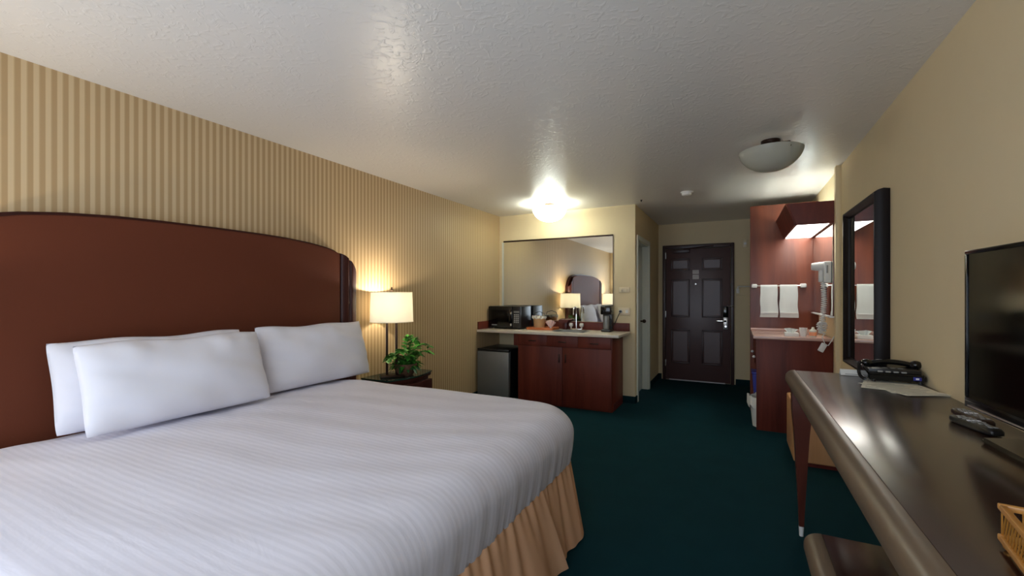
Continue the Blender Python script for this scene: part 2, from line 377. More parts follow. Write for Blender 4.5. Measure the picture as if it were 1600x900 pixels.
for x in (.03, .72): MB().tube([(x, YD-.018, 1.40), (x, YD-.12, 1.40), (x, YD-.12, 1.455)], .009).box(x-.02, x+.02, YD-.026, YD-.018, 1.36, 1.43, .003).build('bracket', 'white', t)

# ------------------------------------------------------------------ ceiling fixtures
def dome(loc, label):
    t = thing('ceiling_light', label, 'ceiling light', loc, group='frosted bowl ceiling lights', world=False)
    MB().lathe([(0, 0), (.062, 0), (.062, -.022), (.05, -.035), (0, -.035)], n=28).build('canopy', 'bronze', t)
    prof = []
    R = .205
    for i in range(15):
        a = i/14*PI/2
        prof.append((R*math.cos(a)**.9 if i < 14 else 0, -.075-.145*math.sin(a)**1.25))
    outer = prof; inner = [(max(r-.005, 0) if r > 0 else 0, z+.005) for r, z in prof][::-1]
    MB().lathe(inner+outer+[inner[0]] if False else outer[::-1]+[(R-.005, -.075)]+[(max(r-.005, .0), z+.005) for r, z in outer[1:]], n=48).build('glass_bowl', 'frost', t)
    MB().cyl((0, 0, -.035), (0, 0, -.075), .012).build('stem', 'bronze', t)
    for k in range(3):
        a = k*2*PI/3+.6; c, s_ = math.cos(a), math.sin(a)
        MB().tube([(c*.05, s_*.05, -.03), (c*.19, s_*.19, -.066), (c*.196, s_*.196, -.085)], .004).sph((c*.192, s_*.192, -.095), .009, n=8).build('clip', 'bronze', t)
    for k in range(2):
        a = k*PI+.3
        MB().sph((math.cos(a)*.07, math.sin(a)*.07, -.085), .026, sz=1.4, n=10).build('light_bulb', 'frost', t)
    return t
dl1 = dome((-2.03, 4.99, H), 'lit frosted bowl ceiling light in front of the kitchenette mirror')
dl2 = dup(dl1, (.225, 3.669, H), .5, 'unlit frosted bowl ceiling light near the vanity')
for ch in dl1.children:          # the bowl that is switched on glows; the other one keeps the plain frosted glass
    if ch.name.startswith('glass_bowl'):
        ch.data = ch.data.copy(); ch.data.materials.clear(); ch.data.materials.append(M['lit_bowl'])
t = thing('smoke_detector', 'small round white smoke detector on the ceiling near the hallway', 'smoke detector', (-.47, 5.09, H))
MB().lathe([(0, 0), (.064, 0), (.064, -.012), (0, -.012)], (-.47, 5.09, H), 32).build('base_plate', 'white', t)
MB().lathe([(0, -.012), (.054, -.012), (.050, -.032), (.038, -.040), (0, -.042)], (-.47, 5.09, H), 32).build('cover', 'white', t)
single(MB().cyl((-.987, 5.277, H), (-.987, 5.277, H-.006), .012).cyl((-.987, 5.277, H-.006), (-.987, 5.277, H-.02), .006), 'ceiling_hook', 'black', 'tiny black hook in the ceiling before the hallway corner', 'hook')

# ------------------------------------------------------------------ headboard
HC = 1.62
hp = [(0, 1.768), (.3, 1.766), (.5, 1.76), (.7, 1.745), (.85, 1.724), (.93, 1.706), (1.0, 1.672), (1.06, 1.625), (1.11, 1.568), (1.15, 1.50)]
def arch(inset=0):
    r = [(HC+d, z-inset) for d, z in hp]
    l = [(HC-d, z-inset) for d, z in hp[::-1][:-1]]
    return l + r
def hz(d):
    d = abs(d)
    for (a, za), (b, zb) in zip(hp, hp[1:]):
        if d <= b: return za+(zb-za)*(d-a)/(b-a)
    return hp[-1][1]
t = thing('headboard', 'wide arched red-brown headboard on the striped wall behind the bed', 'headboard', (XL, HC, 0))
MB().prism([(HC-1.15, .02)]+[]+arch()+[(HC+1.15, .02)], 0, XL+.001, XL+.055, .004).build('backing', 'headpost', t)
pn = [(HC-.955, .05)]+[(HC+d, hz(d)-.018) for d in [-.955+.0955*i for i in range(21)]]+[(HC+.955, .05)]
MB().prism(pn, 0, XL+.055, XL+.098, .005).build('padded_panel', 'headboard', t)
for sgn in (-1, 1):
    d0, d1_ = .962, 1.148
    def pf(u, v, sgn=sgn):
        d = d0+(d1_-d0)*u
        x = XL+.056+.062*math.sin(PI*min(max((u-.02)/.96, 0), 1))**.35*(1-.22*math.cos(2*PI*u*2.0)*0) - .016*math.exp(-((u-.45)/.05)**2)
        zt = hz(d)-.006
        return (x, HC+sgn*d, .05+(zt-.05)*v)
    MB().grid(pf, 33, 12).build('side_post', 'headpost', t, angle=60)

# ------------------------------------------------------------------ bed
BX0, BX1, BY0, BY1 = -2.872, -.80, .27, 2.575
t = thing('bed', 'king bed with white mattress and peach pleated bed skirt', 'bed', ((BX0+BX1)/2, (BY0+BY1)/2, 0))
MB().box(BX0+.02, BX1-.07, BY0+.04, BY1-.04, .36, .63, .08, 4).build('mattress', 'pillow', t)
MB().box(BX0+.02, BX1-.08, BY0+.05, BY1-.05, .16, .36, .02).build('box_spring', 'pillow', t)
for x in (BX0+.15, BX1-.25):
    for y in (BY0+.15, BY1-.15): MB().cyl((x, y, 0), (x, y, .16), .022).build('leg', 'black', t)
def skirt_piece(pts, phase, flare_end=(0, 0), amp=.016, n=160, top=.41, bot=.012, freq=19, base_out=.05):
    P_ = [Vector((x, y, 0)) for x, y in pts]
    L = [0]
    for a, b in zip(P_, P_[1:]): L.append(L[-1]+(b-a).length)
    def at(s):
        s = max(0, min(L[-1], s))
        for i in range(len(P_)-1):
            if s <= L[i+1]+1e-9:
                d = (P_[i+1]-P_[i]).normalized(); return P_[i]+d*(s-L[i]), d
        return P_[-1], d
    def f(u, v):
        s = u*L[-1]; p, _ = at(s)
        d = (at(s+.04)[0]-at(s-.04)[0]).normalized(); nrm = Vector((d.y, -d.x, 0))
        w = v
        pl = amp*w**1.2*(.9*math.sin(freq*s+phase)+.5*math.sin(freq*1.9*s+1.3*phase)+.25*math.sin(freq*3.7*s+2)) + .0045*math.sin(95*s+phase)*math.exp(-w*3.4) + .003*math.sin(61*s)
        out = base_out*w**.9 + flare_end[1]*w*max(0, (u-.8)/.2)**1.5
        q = p+nrm*(out+pl)
        q += d*flare_end[0]*w*max(0, (u-.7)/.3)
        q.z = top+(bot-top)*v
        return q
    return MB().grid(f, n, 18)
# foot side runs along Y at X = -0.83; front piece overlaps the corner piece
cx, cy, cr = -.835-.10, 2.43-.10, .10
corner = [(cx+cr*math.cos(a), cy+cr*math.sin(a)) for a in [i/8*PI/2 for i in range(9)]]
skirt_piece([(-.822, .33), (-.822, 1.92)], .8, (.10, .02), n=300, bot=.012, base_out=.075).build('bed_skirt', 'skirt', t, angle=80)
skirt_piece([(-.835, 1.86)]+corner[:6], 2.1, (0, .02), n=140, amp=.012, base_out=.075, freq=14).build('bed_skirt', 'skirt', t, angle=80)
skirt_piece(corner[5:]+[(-1.2, 2.46), (-2.8, 2.50)], .3, n=260, amp=.012, base_out=.035).build('bed_skirt', 'skirt', t, angle=80)
skirt_piece([(-2.8, .33), (-.86, .33)], .3, n=220, amp=.012, base_out=.035).build('bed_skirt', 'skirt', t, angle=80)

def rr(a, b, r, u):
    """point on a rounded rectangle (half sizes a,b; radius r) at parameter u in 0..1 starting at +x"""
    r = max(min(r, a-.001, b-.001), .001)
    segs = [('l', (a, 0), (a, b-r)), ('c', (a-r, b-r), 0), ('l', (a-r, b), (-a+r, b)), ('c', (-a+r, b-r), 1), ('l', (-a, b-r), (-a, -b+r)), ('c', (-a+r, -b+r), 2), ('l', (-a+r, -b), (a-r, -b)), ('c', (a-r, -b+r), 3), ('l', (a, -b+r), (a, 0))]
    # fixed share of the parameter per segment so that rings line up
    W = [.09, .05, .27, .03, .16, .03, .26, .04, .07]
    k = 0
    while k < 8 and u > W[k]: u -= W[k]; k += 1
    f = min(u/W[k], 1); s = segs[k]
    if s[0] == 'l': return (s[1][0]+(s[2][0]-s[1][0])*f, s[1][1]+(s[2][1]-s[1][1])*f)
    ang = (s[2]+f)*PI/2
    return (s[1][0]+r*math.cos(ang), s[1][1]+r*math.sin(ang))
def bedspread():
    bm = bmesh.new()
    A, B = (BX1-BX0)/2, (BY1-BY0)/2; CX, CY = (BX0+BX1)/2, (BY0+BY1)/2
    prof = []   # (inset, z)
    top = .688
    for i in range(26): prof.append((B*(1-i/26)*.995+.14*(i/26), top))
    prof = [(B-.003-(B-.003-.15)*(i/26), top) for i in range(27)]
    for i in range(1, 13):
        a = i/12*PI/2
        prof.append((.15-.15*math.sin(a)**.95, top-.13*(1-math.cos(a))))
    for i in range(1, 13): prof.append((.0+.022*(i/12)**1.6, top-.13-(.158)*i/12))
    N = 560; rings = []
    for k, (d, z) in enumerate(prof):
        ring = []
        for i in range(N):
            u = i/N
            x, y = rr(A-d, B-d, .30-d*.9, u)
            crown = .012*(1-(x/A)**2)*(1-(y/B)**2)
            zz = z+crown
            w = max(0, min(1, (top-z)/.30))
            # wrinkles on the hanging sides
            per = math.atan2(y, x)
            s = (y if abs(x) > A-.32 and abs(y) < B-.02 else x)
            wr = w*(.002*math.sin(s*34+math.sin(s*9)*2)+.0018*math.sin(s*71+1))+w**3*(.002*math.sin(s*120+3)+.002*math.sin(s*190+math.sin(s*23)*3))
            nx, ny = (1 if x > A-d-.3 else 0)*(1), 0
            l = math.hypot(x/A, y/B)
            gx, gy = (x/A)**7 if x > 0 else 0, (y/B)**7
            g = math.hypot(gx, gy)+1e-6
            x2, y2 = x+wr*gx/g, y+wr*gy/g
            zz += .0028*math.sin(y*11+x*3)*math.sin(x*7-y*2)*(1-w)+.0016*math.sin(y*27-x*8+2*math.sin(x*4))*(1-w)
            ring.append(bm.verts.new((CX+x2, CY+y2, zz)))
        rings.append(ring)
    for a, b in zip(rings, rings[1:]):
        for i in range(N): bm.faces.new((a[i], a[(i+1) % N], b[(i+1) % N], b[i]))
    bmesh.ops.remove_doubles(bm, verts=rings[0], dist=.013)
    bmesh.ops.recalc_face_normals(bm, faces=bm.faces)
    m = MB(); m.bm.free(); m.bm = bm
    return m
single(bedspread(), 'bedspread', 'sheet', 'white satin-striped sheet spread over the king bed', 'bedspread', angle=80)

def pillow(w, h, th, seed):
    """local: x thickness, y width, z height (centre at origin)"""
    rnd = random.Random(seed); ph = [rnd.uniform(0, 6) for _ in range(8)]
    def side(sg):
        def f(u, v):
            a, b = u*2-1, v*2-1
            # pinch: outline pulls in between the corners
            ck = 1-.025*abs(a)**5*abs(b)**5; ya = a*(1-.03*(1-b*b))*ck; zb = b*(1-.05*(1-a*a)*(1 if b > 0 else .3))*ck
            e = (1-abs(a)**3.4)**.6*(1-abs(b)**2.5)**.62 if abs(a) < 1 and abs(b) < 1 else 0
            wr = .010*math.sin(a*5+ph[0]+b*2)*math.sin(b*4+ph[1])+.005*math.sin(a*13+ph[2]+b*5)*(b*b)+.004*math.sin(b*15+ph[3]+a*7)*a*a+.004*math.sin(a*19+ph[5])*max(0, b)**2
            x = sg*(th/2*e + wr*e**.5)
            return (x, ya*w/2, zb*h/2+.006*math.sin(a*6+ph[4])*max(0, b)**3)
        return f
    m = MB(); m.grid(side(1), 61, 41); m.grid(side(-1), 61, 41)
    bmesh.ops.remove_doubles(m.bm, verts=m.bm.verts, dist=.0005)
    bmesh.ops.recalc_face_normals(m.bm, faces=m.bm.faces)
    return m
for (x, y, z, w, h, th, tilt, rz, seed, lb) in (
    (-2.765, 1.262, .912, .90, .44, .17, -16, 0.0, 3, 'white pillow standing behind the front left pillow against the headboard'),
    (-2.585, 1.283, .915, .875, .43, .19, -19, .02, 5, 'front white pillow in the middle of the bed, overlapping one behind it'),
    (-2.705, 2.205, .917, .90, .44, .20, -16, -.0, 9, 'white pillow on the lamp side of the bed')):
    p = pillow(w, h, th, seed).build('pillow', 'pillow', None, angle=80)
    p.location = (x, y, z); p.rotation_euler = (0, math.radians(tilt), rz)
    tag(p, lb, 'pillow', 'white pillows on the bed')

# ------------------------------------------------------------------ nightstands and bedside lamps
def nightstand():
    t = thing('nightstand', 'dark wooden nightstand with green glass top carrying lamp and plant', 'nightstand', (0, 0, 0), group='bedside nightstands', world=False)
    # local: x 0 (wall) .. .42 , y -.30..+.30
    def outline(o=0): return [(0, -.30-o), (.30+o, -.30-o)]+[(.30+o+.075*math.sin(PI*i/14), -.30-o+(.60+2*o)*i/14) for i in range(1, 14)]+[(.30+o, .30+o), (0, .30+o)]
    MB().prism(outline(.012), 2, .582, .594, .002).build('glass_top', 'glassgreen', t)
    MB().prism(outline(.006), 2, .552, .581, .003).build('top_board', 'headpost', t)
    MB().prism([(x*.96, y*.95) for x, y in outline(0)], 2, .10, .551).build('body', 'headpost', t)
    for y0, y1 in ((-.24, .24),):
        dr = MB().box(.335, .372, y0, y1, .38, .53, .006).build('drawer', 'headpost', t)
        MB().cyl((.372, 0, .455), (.39, 0, .455), .006).sph((.398, 0, .455), .013, n=8).build('knob', 'bronze', dr)
    for x in (.04, .27):
        for y in (-.25, .25): MB().box(x-.02, x+.02, y-.02, y+.02, 0, .10).build('leg', 'headpost', t)
    return t
ns = nightstand(); ns.location = (XL+.012, 3.19, 0)
dup(ns, (XL+.012, -.06, 0), label='dark wooden nightstand with green glass top at the window side of the bed')
def sup(a, b, n, u):
    c, s_ = math.cos(u), math.sin(u)
    return (a*math.copysign(abs(c)**(2/n), c), b*math.copysign(abs(s_)**(2/n), s_))
def lamp():
    t = thing('table_lamp', 'lit table lamp with cream drum shade beside the potted plant', 'table lamp', (0, 0, 0), group='bedside table lamps', world=False)
    MB().box(-.075, .075, -.10, .10, 0, .018, .004).build('base', 'bronze', t)
    for y in (-.042, .042): MB().box(-.009, .009, y-.011, y+.011, .018, .52, .002).build('post', 'bronze', t)
    MB().box(-.009, .009, -.053, .053, .505, .525, .002).cyl((0, 0, .525), (0, 0, .60), .010).build('crossbar', 'bronze', t)
    MB().cyl((0, 0, .60), (0, 0, .64), .016).build('bulb_socket', 'bronze', t)
    MB().sph((0, 0, .672), .032, sz=1.15, n=10).build('light_bulb', 'filament', t)
    z0, z1 = .50, .765
    def f(u, v):
        k = 1.02-.04*v
        x, y = .187*k*math.cos(u*2*PI), .187*k*math.sin(u*2*PI); return (x, y, z0+(z1-z0)*v)
    sh = MB().grid(f, 72, 5, close_u=True, thick=.0015).build('lamp_shade', 'shade', t, angle=50)
    for z, k in ((z0, 1.02), (z1, .98)): MB().tube([(.187*k*math.cos(i/60*2*PI), .187*k*math.sin(i/60*2*PI), z) for i in range(60)], .0028, 6, closed=True).build('shade_trim', 'shade', sh)
    MB().cyl((-.18, 0, z1-.02), (.18, 0, z1-.02), .0025).cyl((0, -.18, z1-.02), (0, .18, z1-.02), .0025).cyl((0, 0, .70), (0, 0, z1+.02), .004).build('spider', 'bronze', t)
    MB().lathe([(0, 0), (.009, 0), (.012, .012), (.006, .022), (.010, .03), (0, .04)], (0, 0, z1+.012), 16).build('finial', 'bronze', t)
    return t
lp = lamp(); LP1 = (-2.79, 3.06, .594); LP2 = (-2.79, .10, .594)
lp.location = LP1; lp.rotation_euler = (0, 0, -.72)
dup(lp, LP2, label='lit table lamp with cream drum shade at the window side of the bed')

# potted plant
def leaf(m, base, d, L, w, droop, up, roll=0):
    d = Vector(d).normalized(); side = d.cross(Vector((0, 0, 1)));
    side = side.normalized() if side.length > 1e-3 else Vector((1, 0, 0))
    side = (Matrix.Rotation(roll, 3, d) @ side)
    n = 7; b = bmesh.new(); rows = []
    for i in range(n+1):
        s = i/n; c = Vector(base)+d*L*s+Vector((0, 0, up*L*s-droop*L*s*s)); ww = w*math.sin(PI*min(s*.93+.07, 1))**.8
        rows.append([b.verts.new(c-side*ww+Vector((0, 0, .15*ww))), b.verts.new(c-Vector((0, 0, .25*ww))), b.verts.new(c+side*ww+Vector((0, 0, .15*ww)))])
    for a, q in zip(rows, rows[1:]):
        for k in range(2): b.faces.new((a[k], a[k+1], q[k+1], q[k]))
    m._merge(b)
PC = Vector((-2.725, 3.17, .594))
t = thing('potted_plant', 'leafy green houseplant in a brown wicker pot on the nightstand', 'plant', tuple(PC))
MB().lathe([(0, 0), (.062, 0), (.078, .02), (.10, .06), (.108, .095), (.102, .11), (.09, .105), (.088, .09), (0, .088)], PC, 32).build('pot', 'wicker', t)
rnd = random.Random(4)
def frond(m, st, a, L, h, spread, nl, lw=.02, ll=.05):
    pts = []
    for i in range(9):
        s = i/8; pts.append(Vector((math.cos(a)*L*s, math.sin(a)*L*s, h*math.sin(s*PI*.62)*1.08 - .03*s*s*L/.2)))
    pts = [PC+Vector((0, 0, .09))+p for p in pts]
    st.tube(pts, [.003-.002*i/8 for i in range(9)], 5)
    for i in range(nl):
        s = .22+.78*i/(nl-1); k = min(int(s*8), 7); p = pts[k].lerp(pts[k+1], s*8-k); tdir = (pts[k+1]-pts[k]).normalized()
        sd = tdir.cross(Vector((0, 0, 1))).normalized()
        for sg in (-1, 1):
            leaf(m, p, tdir*.55+sd*sg*spread+Vector((0, 0, rnd.uniform(-.1, .25))), ll*rnd.uniform(.8, 1.15)*(1.15-.5*s), lw*rnd.uniform(.8, 1.1)*(1.1-.4*s), .4, .15, rnd.uniform(-.3, .3))
lf = MB(); st = MB()
# directions in room: camera-right on this wall is +Y
for a, L, h in ((1.45, .30, .19), (1.25, .27, .13), (1.6, .22, .10), (-1.5, .26, .12), (-1.1, .2, .17), (-1.9, .17, .12), (0.2, .12, .24), (.8, .13, .12), (-.5, .12, .1), (1.7, .06, .25)):
    frond(lf, st, a, L, h, .8, 10, lw=.024, ll=.075)
for i in range(90):
    a = rnd.uniform(0, 2*PI); L = rnd.uniform(.07, .15)
    leaf(lf, PC+Vector((math.cos(a)*.03, math.sin(a)*.03, .08)), (math.cos(a), math.sin(a), rnd.uniform(.1, .9)), L, .024, rnd.uniform(.4, .9), rnd.uniform(.2, .6), rnd.uniform(-.5, .5))
lf.build('foliage', 'leaf', t, angle=60); st.build('stem', 'leafdark', t)
ld = MB()
for i in range(46):
    a = rnd.uniform(0, 2*PI)
    leaf(ld, PC+Vector((math.cos(a)*.05, math.sin(a)*.05, .085)), (math.cos(a), math.sin(a), rnd.uniform(-.1, .5)), rnd.uniform(.06, .11), .022, rnd.uniform(.5, 1.1), .3, rnd.uniform(-.5, .5))
ld.build('foliage', 'leafdark', t, angle=60)

# ------------------------------------------------------------------ kitchenette
CZ = .885
t = thing('base_cabinet', 'cherry laminate base cabinet under the kitchenette sink counter', 'cabinet', (-1.83, 5.2, 0))
X0, X1, Y0 = -2.425, -1.245, 4.915
MB().box(X0, X1, Y0+.02, YB-.03, .0, CZ-.032, .002).build('body', 'cherry', t)
MB().box(X0+.02, X1+.004, Y0+.06, YB-.05, .0, .085).build('plinth', 'cherry_dark', t)
w3 = (X1-X0-.01)/3
for i in range(3):
    a = X0+.004+i*w3; b = a+w3-.003
    dr = MB().box(a, b, Y0, Y0+.02, .715, CZ-.036, .002).build('drawer', 'cherry', t)
    MB().box((a+b)/2-.048, (a+b)/2+.048, Y0-.014, Y0-.0005, .768, .780, .003).build('handle', 'bronze', dr)
for a, b, hx in ((X0+.004, (X0+X1)/2-.002, (X0+X1)/2-.04), ((X0+X1)/2+.002, X1-.004, (X0+X1)/2+.04)):
    dr = MB().box(a, b, Y0, Y0+.02, .02, .711, .002).build('door', 'cherry', t)
    MB().box(hx-.006, hx+.006, Y0-.014, Y0-.0005, .53, .63, .003).build('handle', 'bronze', dr)
# countertop with a hole for the sink
t = thing('countertop', 'cream speckled laminate kitchenette countertop with cherry backsplash', 'countertop', (-2.1, 5.2, CZ))
cx0, cx1, cy0, cy1 = XL+.003, -1.155, 4.865, YB-.002
sx0, sx1, sy0, sy1 = -2.03, -1.62, 5.03, 5.33
MB().box(cx0, sx0, cy0, cy1, CZ-.03, CZ, .003).box(sx1, cx1, cy0, cy1, CZ-.03, CZ, .003).box(sx0, sx1, cy0, sy0, CZ-.03, CZ).box(sx0, sx1, sy1, cy1, CZ-.03, CZ).build('slab', 'counter', t)
MB().box(cx0+.02, cx1-.01, cy1-.02, cy1, CZ, .985, .002).box(cx0, cx0+.018, cy0+.02, cy1, CZ, .985, .002).build('backsplash', 'cherry', t)
MB().box(-2.5, -2.44, 4.95, YB-.03, .70, CZ-.031).box(cx0, -2.44, YB-.06, YB-.03, .80, CZ-.031).build('support_cleat', 'cherry_dark', t)
# sink
t = thing('bar_sink', 'small oval-cornered steel sink with clear-knob faucet in the counter', 'sink', (-1.825, 5.18, CZ))
def sinkf(u, v):
    k = [(1.10, .003), (1.06, .006), (1.0, .003), (.97, -.03), (.93, -.12), (.80, -.145), (.3, -.15), (.02, -.15)]
    p = v*(len(k)-1); i = min(int(p), len(k)-2); f = p-i
    s_ = k[i][0]*(1-f)+k[i+1][0]*f; z = k[i][1]*(1-f)+k[i+1][1]*f
    x, y = sup(.195*s_, .142*s_, 5, u*2*PI); return (-1.825+x, 5.18+y, CZ+z)
MB().grid(sinkf, 56, 22, close_u=True).build('basin', 'steel', t, angle=60)
fb = MB().box(-1.90, -1.74, 5.36, 5.41, CZ, CZ+.022, .008).build('faucet_base', 'chrome', t)
MB().tube([(-1.82, 5.385, CZ+.02)]+[(-1.82, 5.385, CZ+.02+.22*i/6) for i in range(1, 7)]+[(-1.82, 5.385-.055*(1-math.cos(a)), CZ+.24+.055*math.sin(a)) for a in [PI*i/10 for i in range(1, 11)]]+[(-1.82, 5.275, CZ+.20)], .009, 10).build('spout', 'chrome', t)
for x in (-1.89, -1.75):
    kn = MB().lathe([(0, 0), (.012, 0), (.010, .02), (.026, .03), (.030, .05), (.022, .068), (0, .07)], (x, 5.385, CZ+.02), 10).build('knob', 'white', t, smooth=False)
# big wall mirror
t = thing('wall_mirror', 'large frameless wall mirror above the kitchenette counter', 'mirror', (-2.15, YB, .99))
MB().box(-2.925, -1.375, YB-.008, YB-.0015, .992, 2.075).build('glass', 'mirror', t)
MB().box(-2.93, -1.37, YB-.014, YB, 2.076, 2.096, .001).build('top_channel', 'bronze', t)
MB().box(-1.374, -1.369, YB-.010, YB, .99, 2.075).build('edge_strip', 'bronze', t)
MB().box(-2.955, -2.927, YB-.012, YB, .99, 2.076, .002).build('edge_strip', 'white_paint', t)
# mini fridge
t = thing('mini_fridge', 'compact refrigerator with grey steel door under the counter end', 'refrigerator', (-2.75, 5.1, 0))
MB().box(-2.975, -2.52, 4.90, 5.40, .02, .645, .006).build('body', 'black', t)
MB().box(-2.975, -2.52, 4.845, 4.898, .06, .615, .008, 3).build('door', 'steel', t)
MB().box(-2.975, -2.52, 4.85, 4.90, .618, .648, .006).build('top_trim', 'black', t)
for x in (-2.94, -2.55):
    for y in (4.93, 5.36): MB().cyl((x, y, 0), (x, y, .02), .015).build('foot', 'black', t)
# microwave
t = thing('microwave', 'black countertop microwave against the kitchenette side wall', 'microwave', (-2.74, 5.25, CZ))
mx0, mx1, my0, my1, mz0, mz1 = -2.965, -2.485, 5.12, 5.44, CZ+.015, CZ+.30
MB().box(mx0, mx1, my0+.02, my1, mz0, mz1, .006).build('body', 'black', t)
dr = MB().box(mx0, mx1-.125, my0, my0+.02, mz0+.005, mz1-.004, .004).build('door', 'blackgloss', t)
MB().box(mx0+.045, mx1-.175, my0-.003, my0-.0005, mz0+.065, mz1-.05, .001).build('window', 'screen', dr)
MB().box(mx0+.05, mx0+.13, my0-.004, my0-.001, mz0+.03, mz0+.042, .001).build('maker_badge', 'button', dr)
cp = MB().box(mx1-.12, mx1, my0, my0+.02, mz0+.005, mz1-.004, .004).build('control_panel', 'black', t)
m = MB()
for i in range(3):
    for j in range(5): m.box(mx1-.098+i*.026, mx1-.078+i*.026, my0-.004, my0-.0005, mz0+.07+j*.024, mz0+.087+j*.024, .001)
m.build('keypad', 'button', cp)
MB().box(mx1-.10, mx1-.02, my0-.003, my0-.0005, mz0+.20, mz0+.225).build('display', 'steel', cp)
MB().box(mx1-.145, mx1-.128, my0-.02, my0-.001, mz0+.03, mz0+.06, .002).build('open_latch', 'silver', dr)
for x in (mx0+.05, mx1-.05):
    for y in (my0+.05, my1-.05): MB().cyl((x, y, CZ), (x, y, mz0), .014).build('foot', 'black', t)
# tray with ice bucket, cups
t = thing('serving_tray', 'orange-brown wooden tray under the ice bucket', 'tray', (-2.26, 5.27, CZ))
MB().box(-2.42, -2.06, 5.15, 5.40, CZ+.001, CZ+.008, .002).build('bottom', 'tray', t)
MB().box(-2.42, -2.06, 5.15, 5.162, CZ+.008, CZ+.032, .003).box(-2.42, -2.06, 5.388, 5.40, CZ+.008, CZ+.032, .003).box(-2.42, -2.408, 5.162, 5.388, CZ+.008, CZ+.032, .003).box(-2.072, -2.06, 5.162, 5.388, CZ+.008, CZ+.032, .003).build('rim', 'tray', t)
BC = (-2.285, 5.27, CZ+.008)
t = thing('ice_bucket', 'tan ice bucket with a clear plastic bag folded over its rim', 'bucket', BC)
MB().lathe([(0, 0), (.068, 0), (.084, .16), (.080, .16), (.066, .01), (0, .01)], BC, 32).build('bucket_body', 'bucket', t)
def lin_(u, v):
    a = u*2*PI; w = .006*math.sin(9*a)+.004*math.sin(17*a+1)
    r = [.079, .084, .090+w, .091+w][min(int(v*3+.01), 3)]; z = [.15, .166, .162, .135+w][min(int(v*3+.01), 3)]
    return (BC[0]+r*math.cos(a), BC[1]+r*math.sin(a), BC[2]+z)
MB().grid(lin_, 60, 4, close_u=True).build('plastic_liner', 'liner', t, angle=70)
MB().tube([(BC[0]-.09, BC[1], BC[2]+.14), (BC[0]-.07, BC[1], BC[2]+.2), (BC[0], BC[1], BC[2]+.225), (BC[0]+.07, BC[1], BC[2]+.2), (BC[0]+.09, BC[1], BC[2]+.14)], .004).build('handle', 'black', t)
t = thing('condiment_caddy', 'black caddy box behind the ice bucket', 'caddy', (-2.42, 5.36, CZ))
MB().box(-2.465, -2.36, 5.405, 5.455, CZ, CZ+.15, .004).build('holder', 'black', t)
MB().box(-2.455, -2.40, 5.41, 5.45, CZ+.15, CZ+.17, .002).build('packets', 'napkin', t)
t = thing('coffee_basket', 'dark brown basket of packets right of the ice bucket', 'basket', (-2.11, 5.38, CZ))
MB().prism([(-2.04, CZ+.09), (-2.045, CZ+.13), (-1.90, CZ+.13), (-1.93, CZ+.09)], 1, 5.33, 5.46, .003).build('upper_shelf', 'cherry_dark', t)
MB().box(-2.02, -1.96, 5.41, 5.46, CZ, CZ+.09, .004).build('holder', 'cherry_dark', t)
nk = thing('napkin', 'pale pink folded napkin fanned on the tray beside the ice bucket', 'napkin', (-2.13, 5.24, CZ+.008))
def nf(u, v): a = (u-.5)*1.5; r = .03+.085*v; return (-2.125+r*math.sin(a)*.9, 5.26+.014*math.sin(u*26)*v, CZ+.012+r*math.cos(a)*1.0)
MB().grid(nf, 40, 5, thick=.002).build('fanned_cloth', 'napkin', nk, angle=80)
MB().cyl((-2.125, 5.26, CZ+.008), (-2.125, 5.26, CZ+.048), .014, .01, 12).build('napkin_ring', 'silver', nk)
for x, y, c, lb in ((-2.20, 5.185, 'pinky', 'small orange coffee pod on the tray, nearest the napkin'), (-2.345, 5.185, 'pinky', 'small orange coffee pod on the tray, nearest the microwave')):
    o_ = single(MB().lathe([(0, 0), (.020, 0), (.026, .018), (.028, .022), (0, .022)], (x, y, CZ+.008), 20), 'coffee_pod', c, lb, 'coffee pod', 'orange coffee pods on the tray')
# coffee maker
t = thing('coffee_maker', 'tall slim black coffee maker on the counter end', 'coffee maker', (-1.42, 5.33, CZ))
kx, ky = -1.405, 5.33
MB().box(kx-.058, kx+.058, ky-.085, ky+.085, CZ, CZ+.03, .01, 3).build('base', 'black', t)
MB().box(kx-.058, kx+.058, ky+.01, ky+.085, CZ+.03, CZ+.26, .008).build('water_tank', 'black', t)
MB().box(kx-.064, kx+.064, ky-.085, ky+.085, CZ+.21, CZ+.315, .014, 3).build('brew_head', 'blackgloss', t)
MB().box(kx-.06, kx+.06, ky-.08, ky+.08, CZ+.316, CZ+.325, .004).build('lid', 'steel', t)
cu = MB().lathe([(0, 0), (.032, 0), (.038, .02), (.038, .14), (.034, .165), (0, .168)], (kx, ky-.04, CZ+.031), 24).build('travel_mug', 'steel', t)
MB().tube([(kx+.035, ky-.04, CZ+.16), (kx+.06, ky-.05, CZ+.15), (kx+.06, ky-.05, CZ+.08), (kx+.036, ky-.04, CZ+.06)], .006).build('mug_handle', 'black', cu)
MB().tube([(kx+.04, ky+.086, CZ+.06), (kx+.06, YB-.03, CZ+.09), (kx+.095, YB-.035, CZ+.17), (kx+.125, YB-.03, CZ+.235)], .0045).cyl((kx+.13, YB-.045, CZ+.245), (kx+.13, YB-.0105, CZ+.245), .014).build('power_cord', 'black', t)

